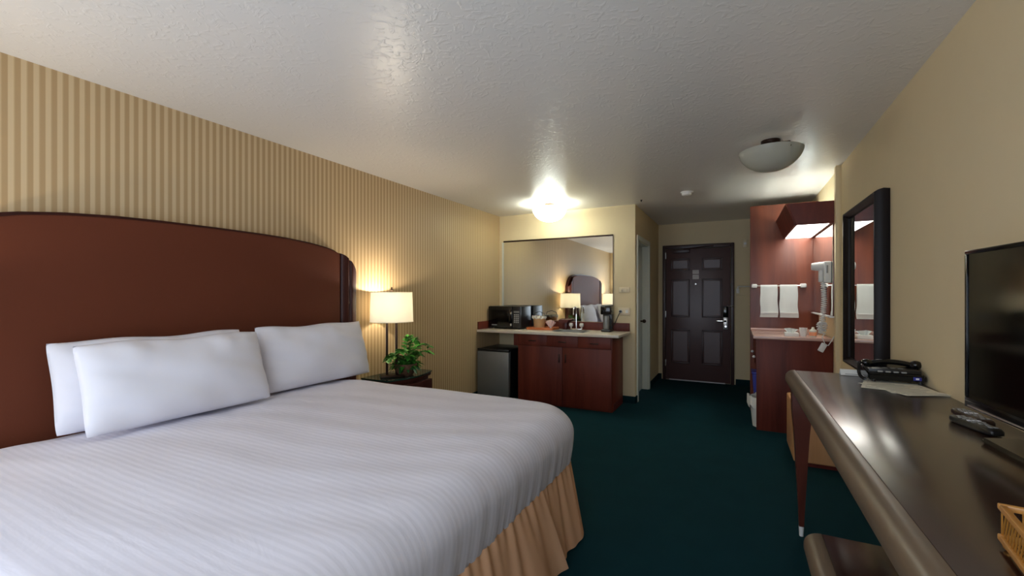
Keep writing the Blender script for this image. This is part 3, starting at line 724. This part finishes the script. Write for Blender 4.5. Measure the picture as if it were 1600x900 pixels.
# ------------------------------------------------------------------ vanity alcove
struct('partition_1', MB().box(.150, XR, 5.78, 5.84, 0, 2.36, .002), 'cherry_light', label='tall cherry wood partition panel behind the vanity')
t = thing('vanity_cabinet', 'cherry vanity cabinet with pinkish counter beside the wood partition', 'vanity', (.5, 5.4, 0))
MB().box(.183, XR-.002, 4.97, 4.99, 0, .900, .001).build('side_panel', 'cherry', t)
MB().box(.178, .200, 4.99, 5.779, .62, .900, .002).build('front_rail', 'cherry', t)
MB().box(.45, .47, 4.991, 5.779, .0, .90).build('back_board', 'cherry_dark', t)
for y in (5.12, 5.6): MB().sph((.166, y, .705), .014, n=8).build('knob', 'white', t)
sl = MB().box(.155, XR-.002, 4.955, 5.779, .901, .932, .006).build('counter_slab', 'vanitytop', t)
MB().box(.155, XR-.002, 5.755, 5.778, .932, .958, .003).build('backsplash', 'vanitytop', sl)
t = thing('vanity_mirror', 'vanity wall mirror in the alcove under the wooden light hood', 'mirror', (.78, 5.3, 1.15))
MB().box(.7605, XR-.002, 4.705, 5.776, 1.15, 1.964, .001).build('backing', 'cherry_dark', t)
MB().box(.757, .760, 4.708, 5.774, 1.155, 1.962).build('glass', 'mirror', t)
MB().box(.735, .80, 4.705, 5.776, 1.135, 1.149, .002).build('ledge', 'white', t)
# light hood
t = thing('light_hood', 'dark wooden light hood with glowing underside above the vanity mirror', 'light fixture', (.6, 5.2, 1.97))
hy0, hy1 = 4.70, 5.775
prof = [(.478, 1.967), (.405, 2.165)]
MB().prism([(.478, 1.967), (.405, 2.165), (.423, 2.165), (.494, 1.967)], 1, hy0, hy1).build('fascia', 'cherry', t)
MB().prism([(.494, 1.967), (.423, 2.165), (XR-.002, 2.165), (XR-.002, 1.967)], 1, hy0, hy0+.018).build('end_panel', 'cherry_dark', t)
MB().box(.494, XR-.002, hy0+.018, hy1, 2.03, 2.034).build('inner_shelf', 'white', t)
for y0, y1 in ((hy0+.02, 5.23), (5.245, hy1-.002)):
    MB().box(.50, .735, y0, y1, 1.966, 1.974).build('diffuser', 'diffuser', t)
MB().box(.736, .80, hy0+.02, hy1-.002, 1.966, 1.974).build('back_rail', 'cherry_dark', t)
MB().cyl((.64, hy0+.06, 2.075), (.64, hy1-.05, 2.075), .014).build('fluorescent_tube', 'tube', t)
# towel bar + towels
t = thing('towel_bar', 'towel bar with white end brackets on the cherry partition', 'towel bar', (.42, 5.72, 1.44))
MB().cyl((.19, 5.715, 1.437), (.655, 5.715, 1.437), .008).build('bar', 'chrome', t)
for x in (.19, .66): MB().box(x-.028, x+.028, 5.70, 5.78, 1.415, 1.46, .01, 3).build('end_bracket', 'white', t)
def towel(x0, x1, zb, seed, lb):
    rnd = random.Random(seed); ph = rnd.uniform(0, 6)
    def f(u, v):
        # v 0..1: front bottom -> over the bar -> back bottom
        x = x0+(x1-x0)*u
        Lf = 1.437-zb; s = v*(2*Lf*.92+.05)
        if s < Lf: z = zb+s; y = 5.715-.014-.012*math.sin(PI*s/Lf)*.6; x += .006*math.sin((1-s/Lf)*9+ph)*(1-s/Lf) + (.010*(1-s/Lf)*(u-.5) if 1 else 0)
        elif s < Lf+.05: a = (s-Lf)/.05*PI; z = 1.437+.012*math.sin(a); y = 5.715-.013*math.cos(a)
        else: z = 1.437-(s-Lf-.05); y = 5.715+.013
        return (x, y+.003*math.sin(u*9+ph)*(1 if s < Lf else 0), z)
    m = MB().grid(f, 14, 40, thick=.007)
    t = thing('hand_towel', lb, 'towel', ((x0+x1)/2, 5.70, zb), group='white towels on the vanity bar')
    m.build('folded_terry', 'towel', t, angle=80)
    MB().box(x0+.002, x1-.002, 5.677, 5.694, zb+.045, zb+.058, .002).build('woven_band', 'white', t)
towel(.252, .415, 1.085, 1, 'white hand towel on the vanity bar, nearest the hallway')
towel(.440, .605, 1.085, 2, 'white hand towel on the vanity bar, nearest the vanity mirror')
# hair dryer
t = thing('hair_dryer', 'white wall-mounted hair dryer with coiled cord beside the vanity mirror', 'hair dryer', (.74, 4.79, 1.5))
MB().box(.700, .7565, 4.72, 4.86, 1.445, 1.635, .012, 3).build('wall_holder', 'white', t)
MB().lathe([(0, 0), (.030, 0), (.034, .02), (.040, .06), (.044, .11), (.036, .135), (0, .14)], (.612, 4.775, 1.592), 24, Matrix.Rotation(PI/2, 4, 'Y')).build('barrel', 'white', t)
MB().box(.665, .6995, 4.752, 4.80, 1.45, 1.575, .012, 3).build('grip', 'white', t)
MB().box(.715, .728, 4.712, 4.7195, 1.53, 1.60, .002).build('rocker_switch', 'button', t)
pts = []
for i in range(420):
    s = i/419; a = s*2*PI*24; r = .019+.008*max(0, s-.7)/.3
    pts.append((.698+r*math.cos(a)+.008*math.sin(s*5), 4.77+r*math.sin(a), 1.45-.46*s))
for i in range(170):
    s = i/169; a = s*2*PI*12; r = .020
    pts.append((.690+.02*math.sin(s*PI*2)+r*math.cos(a), 4.77+r*math.sin(a), .99+.10*math.sin(s*PI)))
pts += [(.69, 4.76, .96), (.71, 4.76, .90), (.735, 4.76, .885), (.76, 4.76, .93), (.79, 4.765, .99)]
MB().tube(pts, .0042, 6).build('coiled_cord', 'white', t)
pl_ = MB().box(-.022, .022, -.016, .016, -.04, .04, .006, mtx=Matrix.Translation((.692, 4.76, .865)) @ Matrix.Rotation(.45, 4, 'Y')).build('plug_block', 'white', t)
# things on the vanity counter
VZ = .932
t = thing('tissue_box', 'white box with a tissue on the vanity counter, nearest the towels', 'tissue box', (.49, 5.1, VZ))
MB().box(.43, .545, 5.03, 5.15, VZ, VZ+.035, .004).build('carton', 'white', t)
def tis(u, v): return (.485+(u-.5)*.06*(1+v), 5.09+.012*math.sin(u*9), VZ+.035+.045*v*(1-.5*abs(u-.4)))
MB().grid(tis, 14, 5, thick=.001).build('tissue', 'towel', t, angle=80)
single(MB().lathe([(0, 0), (.026, 0), (.034, .085), (.031, .085), (.024, .006), (0, .006)], (.585, 5.08, VZ), 24), 'paper_cup', 'white', 'white upturned paper cup on the vanity counter', 'cup')
t = thing('soap_dispenser', 'cream bottle with orange label on the vanity counter below the hair dryer', 'soap bottle', (.665, 5.07, VZ))
MB().lathe([(0, 0), (.026, 0), (.03, .01), (.03, .06), (.012, .08), (.010, .095), (0, .096)], (.662, 5.07, VZ), 20).build('bottle', 'paper', t)
MB().lathe([(.0305, .012), (.0312, .014), (.0312, .045), (.0305, .047)], (.662, 5.07, VZ), 20).build('paper_label', 'pinky', t)
# bins below the vanity
def bin_(name, loc, r0, r1, h, m_, lb):
    t = thing(name, lb, 'bin', loc)
    MB().lathe([(0, 0), (r0, 0), (r1, h), (r1-.006, h), (r0-.006, .01), (0, .01)], loc, 28).build('bin_body', m_, t)
    return t
t = bin_('waste_bin', (.24, 5.14, 0), .085, .115, .29, 'bag', 'white-lined waste bin on the carpet beside the vanity')
def bagf(u, v):
    a = u*2*PI; w = .008*math.sin(7*a)+.006*math.sin(13*a+2)
    r, z = [(.108, .25), (.118, .305), (.13, .30), (.128, .20)][min(int(v*3+.01), 3)]
    return (.24+(r+w*v)*math.cos(a), 5.14+(r+w*v)*math.sin(a), z+w*v*2)
MB().grid(bagf, 60, 4, close_u=True).build('bin_liner', 'bag', t, angle=80)
t = thing('recycling_bin', 'blue recycling bin tucked under the vanity behind the waste bin', 'bin', (.27, 5.45, 0))
MB().prism([(.175, .33), (.155, .47), (.425, .47), (.405, .0), (.20, .0)][::-1] if False else [(.19, 0), (.40, 0), (.43, .50), (.16, .50)], 1, 5.30, 5.56, .008).build('bin_body', 'blue', t)
MB().box(.152, .438, 5.295, 5.565, .50, .515, .004).build('rim', 'blue', t)
# tan box beyond the desk
t = thing('luggage_cabinet', 'tan laminate box cabinet on the carpet beyond the desk', 'cabinet', (.6, 4.35, 0))
MB().box(.405, .79, 4.07, 4.60, .03, .47, .012, 3).build('body', 'tan', t)
MB().box(.43, .77, 4.09, 4.58, 0, .03).build('plinth', 'cherry_dark', t)

# ------------------------------------------------------------------ framed mirror on the right wall
t = thing('framed_mirror', 'tall dark-framed mirror hanging on the beige wall past the telephone', 'mirror', (.80, 3.74, .80))
my0_, my1_, mz0_, mz1_ = 3.285, 4.19, .805, 1.975
MB().box(.771, .777, my0_+.058, my1_-.058, mz0_+.058, mz1_-.058).build('glass', 'mirror', t)
# frame: profile swept around the rectangle with mitred corners
pr = [(.010, XR-.001), (.006, .775), (.012, .752), (.022, .735), (.034, .735), (.042, .748), (.054, .756), (.060, .766), (.062, .786), (.062, XR-.001)]   # (inset, x)
b = bmesh.new(); rings = []
for sy_, sz_ in ((0, 0), (1, 0), (1, 1), (0, 1)):
    rings.append([b.verts.new((x, (my0_+i if sy_ == 0 else my1_-i), (mz0_+i if sz_ == 0 else mz1_-i))) for i, x in pr])
for k in range(4):
    a, q = rings[k], rings[(k+1) % 4]
    for i in range(len(pr)): b.faces.new((a[i], a[(i+1) % len(pr)], q[(i+1) % len(pr)], q[i]))
bmesh.ops.recalc_face_normals(b, faces=b.faces)
m = MB(); m._merge(b); m.build('frame', 'frameblack', t, angle=40)

# ------------------------------------------------------------------ desk
DZ = .91; dy0, dy1 = .35, 2.965
t = thing('writing_desk', 'long dark espresso desk with rounded front edge along the beige wall', 'desk', (.55, 1.65, 0))
MB().box(.302, XR-.004, dy0, dy1-.02, DZ-.04, DZ, .002).build('desk_top', 'espresso', t)
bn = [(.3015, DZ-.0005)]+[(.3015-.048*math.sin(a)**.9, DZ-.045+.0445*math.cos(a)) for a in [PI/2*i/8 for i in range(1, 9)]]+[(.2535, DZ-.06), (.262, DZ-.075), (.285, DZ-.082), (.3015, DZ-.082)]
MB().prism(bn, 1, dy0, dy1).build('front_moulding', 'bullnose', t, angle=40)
MB().prism([(dy1-.0195, DZ-.0005)]+[(dy1-.0195+.0195*math.sin(a), DZ-.03+.0295*math.cos(a)) for a in [PI/2*i/6 for i in range(1, 7)]]+[(dy1, DZ-.05), (dy1-.0195, DZ-.05)], 0, .302, XR-.004).build('end_moulding', 'bullnose', t, angle=40)
MB().box(.305, .325, dy0+.05, dy1-.05, DZ-.16, DZ-.041, .002).box(.325, XR-.02, dy1-.07, dy1-.05, DZ-.16, DZ-.041, .002).build('apron', 'deskleg', t)
def leg(x, y, tip=True):
    def f(u, v):
        k = [(0, .012), (.06, .013), (.66, .034), (.86, .046), (1, .046)]
        for (a, ra), (b_, rb) in zip(k, k[1:]):
            if v <= b_+1e-9: r = ra+(rb-ra)*(v-a)/(b_-a); break
        q = int(u*4+1e-6) % 4; c = [(-1, -1), (1, -1), (1, 1), (-1, 1)][q]
        # the foot's outer face stays vertical at the front: taper towards the front-centre
        return (x+c[0]*r, y+c[1]*r, .055+(DZ-.10-.055)*v)
    lg = MB().grid(f, 4, 14, close_u=True).build('leg', 'deskleg', t)
    MB().lathe([(0, .0), (.010, .0), (.013, .055), (0, .056)], (x, y, 0), 12).build('metal_tip', 'white', lg)
leg(.325, 2.90); leg(.755, 2.90); leg(.325, .42); leg(.755, .42)

# low chest under the desk
LZ = .50; ly0, ly1 = .40, 1.865
t = thing('low_chest', 'low dark chest with rounded top edge standing under the desk', 'chest', (.48, 1.1, 0))
MB().box(.269, .76, ly0, ly1, LZ-.035, LZ, .002).build('chest_top', 'espresso', t)
MB().prism([(.2685, LZ-.0005)]+[(.2685-.053*math.sin(a)**.9, LZ-.045+.0445*math.cos(a)) for a in [PI/2*i/8 for i in range(1, 9)]]+[(.2155, LZ-.06), (.23, LZ-.072), (.2685, LZ-.075)], 1, ly0, ly1).build('front_moulding', 'bullnose', t, angle=40)
MB().box(.262, .75, ly0+.03, ly1-.03, .06, LZ-.076, .003).build('body', 'cherry_dark', t)
MB().box(.28, .74, ly0+.06, ly1-.06, 0, .06).build('plinth', 'black', t)
for a, b_ in ((ly0+.05, (ly0+ly1)/2-.01), ((ly0+ly1)/2+.01, ly1-.05)):
    for z0, z1 in ((.08, .235), (.245, .41)):
        dr = MB().box(.248, .262, a, b_, z0, z1, .003).build('drawer', 'deskleg', t)
        yc = b_-.16
        MB().tube([(.248, yc-.06, (z0+z1)/2), (.218, yc-.045, (z0+z1)/2), (.218, yc+.045, (z0+z1)/2), (.248, yc+.06, (z0+z1)/2)], .006).build('handle', 'silver', dr)

# ------------------------------------------------------------------ telephone and papers
t = thing('telephone', 'black corded desk telephone at the far end of the desk', 'telephone', (.695, 2.80, DZ+.004), world=False)
t.rotation_euler = (0, 0, .0)
PZ = 0.0
# local: x -.10...10 (handset lies along x), y -.08...08
def wedge(x0, x1, y0, y1, z0, za, zb): return MB().prism([(y0, z0), (y1, z0), (y1, zb), (y0, za)], 0, x0, x1, .008)
wedge(-.115, .105, -.085, .085, .008, .042, .075).build('phone_base', 'blackgloss', t)
m = MB()
for i in range(4):
    for j in range(3): m.box(-.075+i*.03, -.055+i*.03, -.075+j*.024, -.058+j*.024, .047+j*.0048, .054+j*.0048, .002)
m.build('keypad', 'button', t)
MB().box(.055, .085, -.086, -.0845, .018, .034, .0003).build('blue_label', 'blue', t)
lbq = MB()
lbq.box(.064, .076, -.0872, -.086, .022, .030)
lbq.build('label_emblem', 'whitelogo', t)
MB().box(-.11, .09, -.07, .08, .043, .062, .004, mtx=Matrix.Rotation(.0, 4, 'X')).build('faceplate', 'black', t)
hs = []
for i in range(21):
    s = i/20*2-1; hs.append((s*.105, .035, .093-.020*s*s-.006))
MB().tube(hs, [.022 if abs(i-10) > 7 else .013 for i in range(21)], 12).sph((-.098, .035, .078), .024, sz=.7, n=10).sph((.098, .035, .078), .026, sz=.8, n=10).build('handset', 'blackgloss', t)
for x in (-.09, .085):
    for y in (-.07, .07): MB().cyl((x, y, 0), (x, y, .012), .008).build('foot', 'black', t)
pts = []
for i in range(160):
    s = i/159; a = s*2*PI*22
    pts.append((-.125-.012*math.sin(s*PI)+.006*math.cos(a), .035-.11*s, .07*(1-s)**2+.010+.006*math.sin(a)))
MB().tube(pts, .002, 5).build('coiled_cord', 'black', t)
for i, (x, y, r, lb) in enumerate(((.69, 2.60, .12, 'printed paper sheet under the telephone, largest and lowest'), (.645, 2.64, -.25, 'printed paper sheet under the telephone, sticking out toward the front edge'), (.675, 2.57, .45, 'printed paper sheet under the telephone, pointing toward the television'))):
    t = thing('paper_sheet', lb, 'paper', (x, y, DZ+.0004+i*.0011), r, 'paper sheets under the telephone', world=False)
    MB().box(-.10, .10, -.135, .135, 0, .0008).build('sheet', 'paper', t)
    m = MB()
    for k in range(9): m.box(-.085, .085-.02*(k % 3), -.12+k*.027, -.113+k*.027, .0008, .001)
    m.build('printed_lines', 'button', t)
t = thing('tent_card', 'small white folded card at the far desk corner left of the telephone', 'card', (.555, 2.905, DZ))
MB().prism([(2.885, DZ+.001), (2.905, DZ+.03), (2.925, DZ+.001), (2.923, DZ+.001), (2.905, DZ+.027), (2.887, DZ+.001)], 0, .50, .61).build('folded_card', 'white', t, smooth=False)
MB().box(.52, .59, 2.8875, 2.889, DZ+.006, DZ+.009).build('printed_line', 'button', t)

# ------------------------------------------------------------------ television
TVP = (.668, 1.415, DZ)
t = thing('television', 'flat black television on a stand on the desk', 'television', TVP, math.radians(3.2), world=False)
hw = .435
MB().box(-.005, .035, -hw, hw, .085, .565, .006).build('casing', 'black', t)
MB().box(.035, .06, -.30, .30, .14, .48, .012).build('rear_bulge', 'black', t)
m = MB()
m.box(-.012, -.005, -hw, hw, .085, .115, .002).box(-.012, -.005, -hw, hw, .553, .565, .002).box(-.012, -.005, -hw, -hw+.012, .115, .553, .002).box(-.012, -.005, hw-.012, hw, .115, .553, .002)
m.build('bezel', 'blackgloss', t)
MB().box(-.0085, -.005, -hw+.012, hw-.012, .115, .553).build('screen', 'screen', t)
MB().box(-.0135, -.012, -hw+.02, hw-.02, .090, .094).build('trim_strip', 'silver', t)
MB().box(.005, .03, -.05, .05, .018, .10, .004).build('stand_neck', 'blackgloss', t)
MB().prism([(-.015, -.34), (.085, -.37), (.085, .37), (-.015, .34)], 2, .001, .016, .005).build('stand_base', 'blackgloss', t)
# remotes
def remote(loc, rz, label, m_, L=.185, W=.046):
    t = thing('remote_control', label, 'remote control', loc, rz, 'remote controls beside the television', world=False)
    def f(u, v):
        a = u*2*PI; x, y = sup(W/2, L/2, 5, a); k = [(.90, 0), (1, .004), (1, .014), (.92, .020), (.6, .0215), (.01, .022)]
        p = v*5; i = min(int(p), 4); q = p-i; s_ = k[i][0]*(1-q)+k[i+1][0]*q; z = k[i][1]*(1-q)+k[i+1][1]*q
        return (x*s_, y*s_, z)
    MB().grid(f, 40, 11, close_u=True).build('casing', m_, t, angle=60)
    for j, n_ in enumerate((2, 3, 3, 3, 3, 2, 1, 2)):
        for i in range(n_):
            MB().box(-.0045+(i-(n_-1)/2)*.013, .0045+(i-(n_-1)/2)*.013, L/2-.03-j*.019-.005, L/2-.03-j*.019+.004, .0208, .0242, .001).build('button', 'button' if j != 3 else 'whitelogo', t)
    return t
remote((.72, 2.05, DZ+.001), .10, 'dark maroon remote control on the desk close to the television screen', 'remotebody')
remote((.685, 1.93, DZ+.001), .22, 'black remote control on the desk nearest the front edge', 'black')

# wire basket
t = thing('wire_basket', 'honey wood and gold wire basket on ball feet at the near desk end', 'basket', (.398, 1.045, DZ), math.radians(-8), world=False)
# local: corner at origin, extends +x and -y
bw, bl, zb, zt = .24, .30, .018, .070
m = MB()
for z in (zb, zt):
    m.box(0, bw, -.010, 0, z-.005, z+.005, .002).box(0, bw, -bl, -bl+.010, z-.005, z+.005, .002).box(0, .010, -bl+.010, -.010, z-.005, z+.005, .002).box(bw-.010, bw, -bl+.010, -.010, z-.005, z+.005, .002)
m.build('rail_frame', 'basketwood', t)
m = MB()
for i in range(26):
    s = i/25
    m.cyl((.005, -.005-s*(bl-.01), zb), (.005, -.005-max(0, min(1, s+.08))*(bl-.01), zt), .0014, n=6)
    m.cyl((bw-.005, -.005-s*(bl-.01), zb), (bw-.005, -.005-s*(bl-.01), zt), .0014, n=6)
for i in range(20):
    s = i/19
    m.cyl((.005+s*(bw-.01), -.005, zb), (.005+s*(bw-.01), -.005, zt), .0014, n=6)
    m.cyl((.005+s*(bw-.01), -bl+.005, zb), (.005+s*(bw-.01), -bl+.005, zt), .0014, n=6)
    m.cyl((.005+s*(bw-.01), -.005, zb), (.005+s*(bw-.01), -bl+.005, zb), .0014, n=6)
m.build('wire_mesh', 'brass', t)
for x in (.012, bw-.012):
    for y in (-.012, -bl+.012): MB().sph((x, y, .0085), .0085, n=8).build('ball_foot', 'brass', t)

# ------------------------------------------------------------------ lights
def point(name, loc, e, c, r=.03):
    l = bpy.data.lights.new(name, 'POINT'); l.energy = e; l.color = c; l.shadow_soft_size = r
    o = bpy.data.objects.new(name, l); col.objects.link(o); o.location = loc; return o
for i, p in enumerate((LP1, LP2)):
    point('lamp_bulb_light', (p[0], p[1], p[2]+.715), 14, (1, .87, .68), .025)
point('dome_bulb_light', (-2.03, 4.99, H-.125), 16, (.93, 1, .90), .06)
w = bpy.data.worlds.new('daylight'); S.world = w; w.use_nodes = True
bg = w.node_tree.nodes['Background']; bg.inputs['Color'].default_value = (.74, .85, 1, 1); bg.inputs['Strength'].default_value = 2.7
pl = bpy.data.lights.new('window_portal', 'AREA'); pl.shape = 'RECTANGLE'; pl.size = WX1-WX0; pl.size_y = WZ1-WZ0; pl.cycles.is_portal = True
po = bpy.data.objects.new('window_portal', pl); col.objects.link(po); po.location = ((WX0+WX1)/2, YN-.10, (WZ0+WZ1)/2); po.rotation_euler = (PI/2, 0, 0)

# ------------------------------------------------------------------ camera
cam = bpy.data.cameras.new('camera'); co = bpy.data.objects.new('camera', cam); col.objects.link(co)
cam.sensor_width = 36; cam.lens = 685.24/1600*36; cam.shift_y = 10.2/1600; cam.clip_start = .02
co.location = (0, 0, 1.34); co.rotation_euler = (PI/2, 0, math.radians(27.02))
S.camera = co
S.view_settings.view_transform = 'Standard'; S.view_settings.look = 'None'; S.view_settings.gamma = 1; S.view_settings.exposure = .82
S.view_settings.use_curve_mapping = False
S.cycles.use_denoising = True
S.cycles.max_bounces = 10; S.cycles.diffuse_bounces = 7; S.cycles.glossy_bounces = 5
S.cycles.sample_clamp_indirect = 4
S.cycles.caustics_reflective = False; S.cycles.caustics_refractive = False
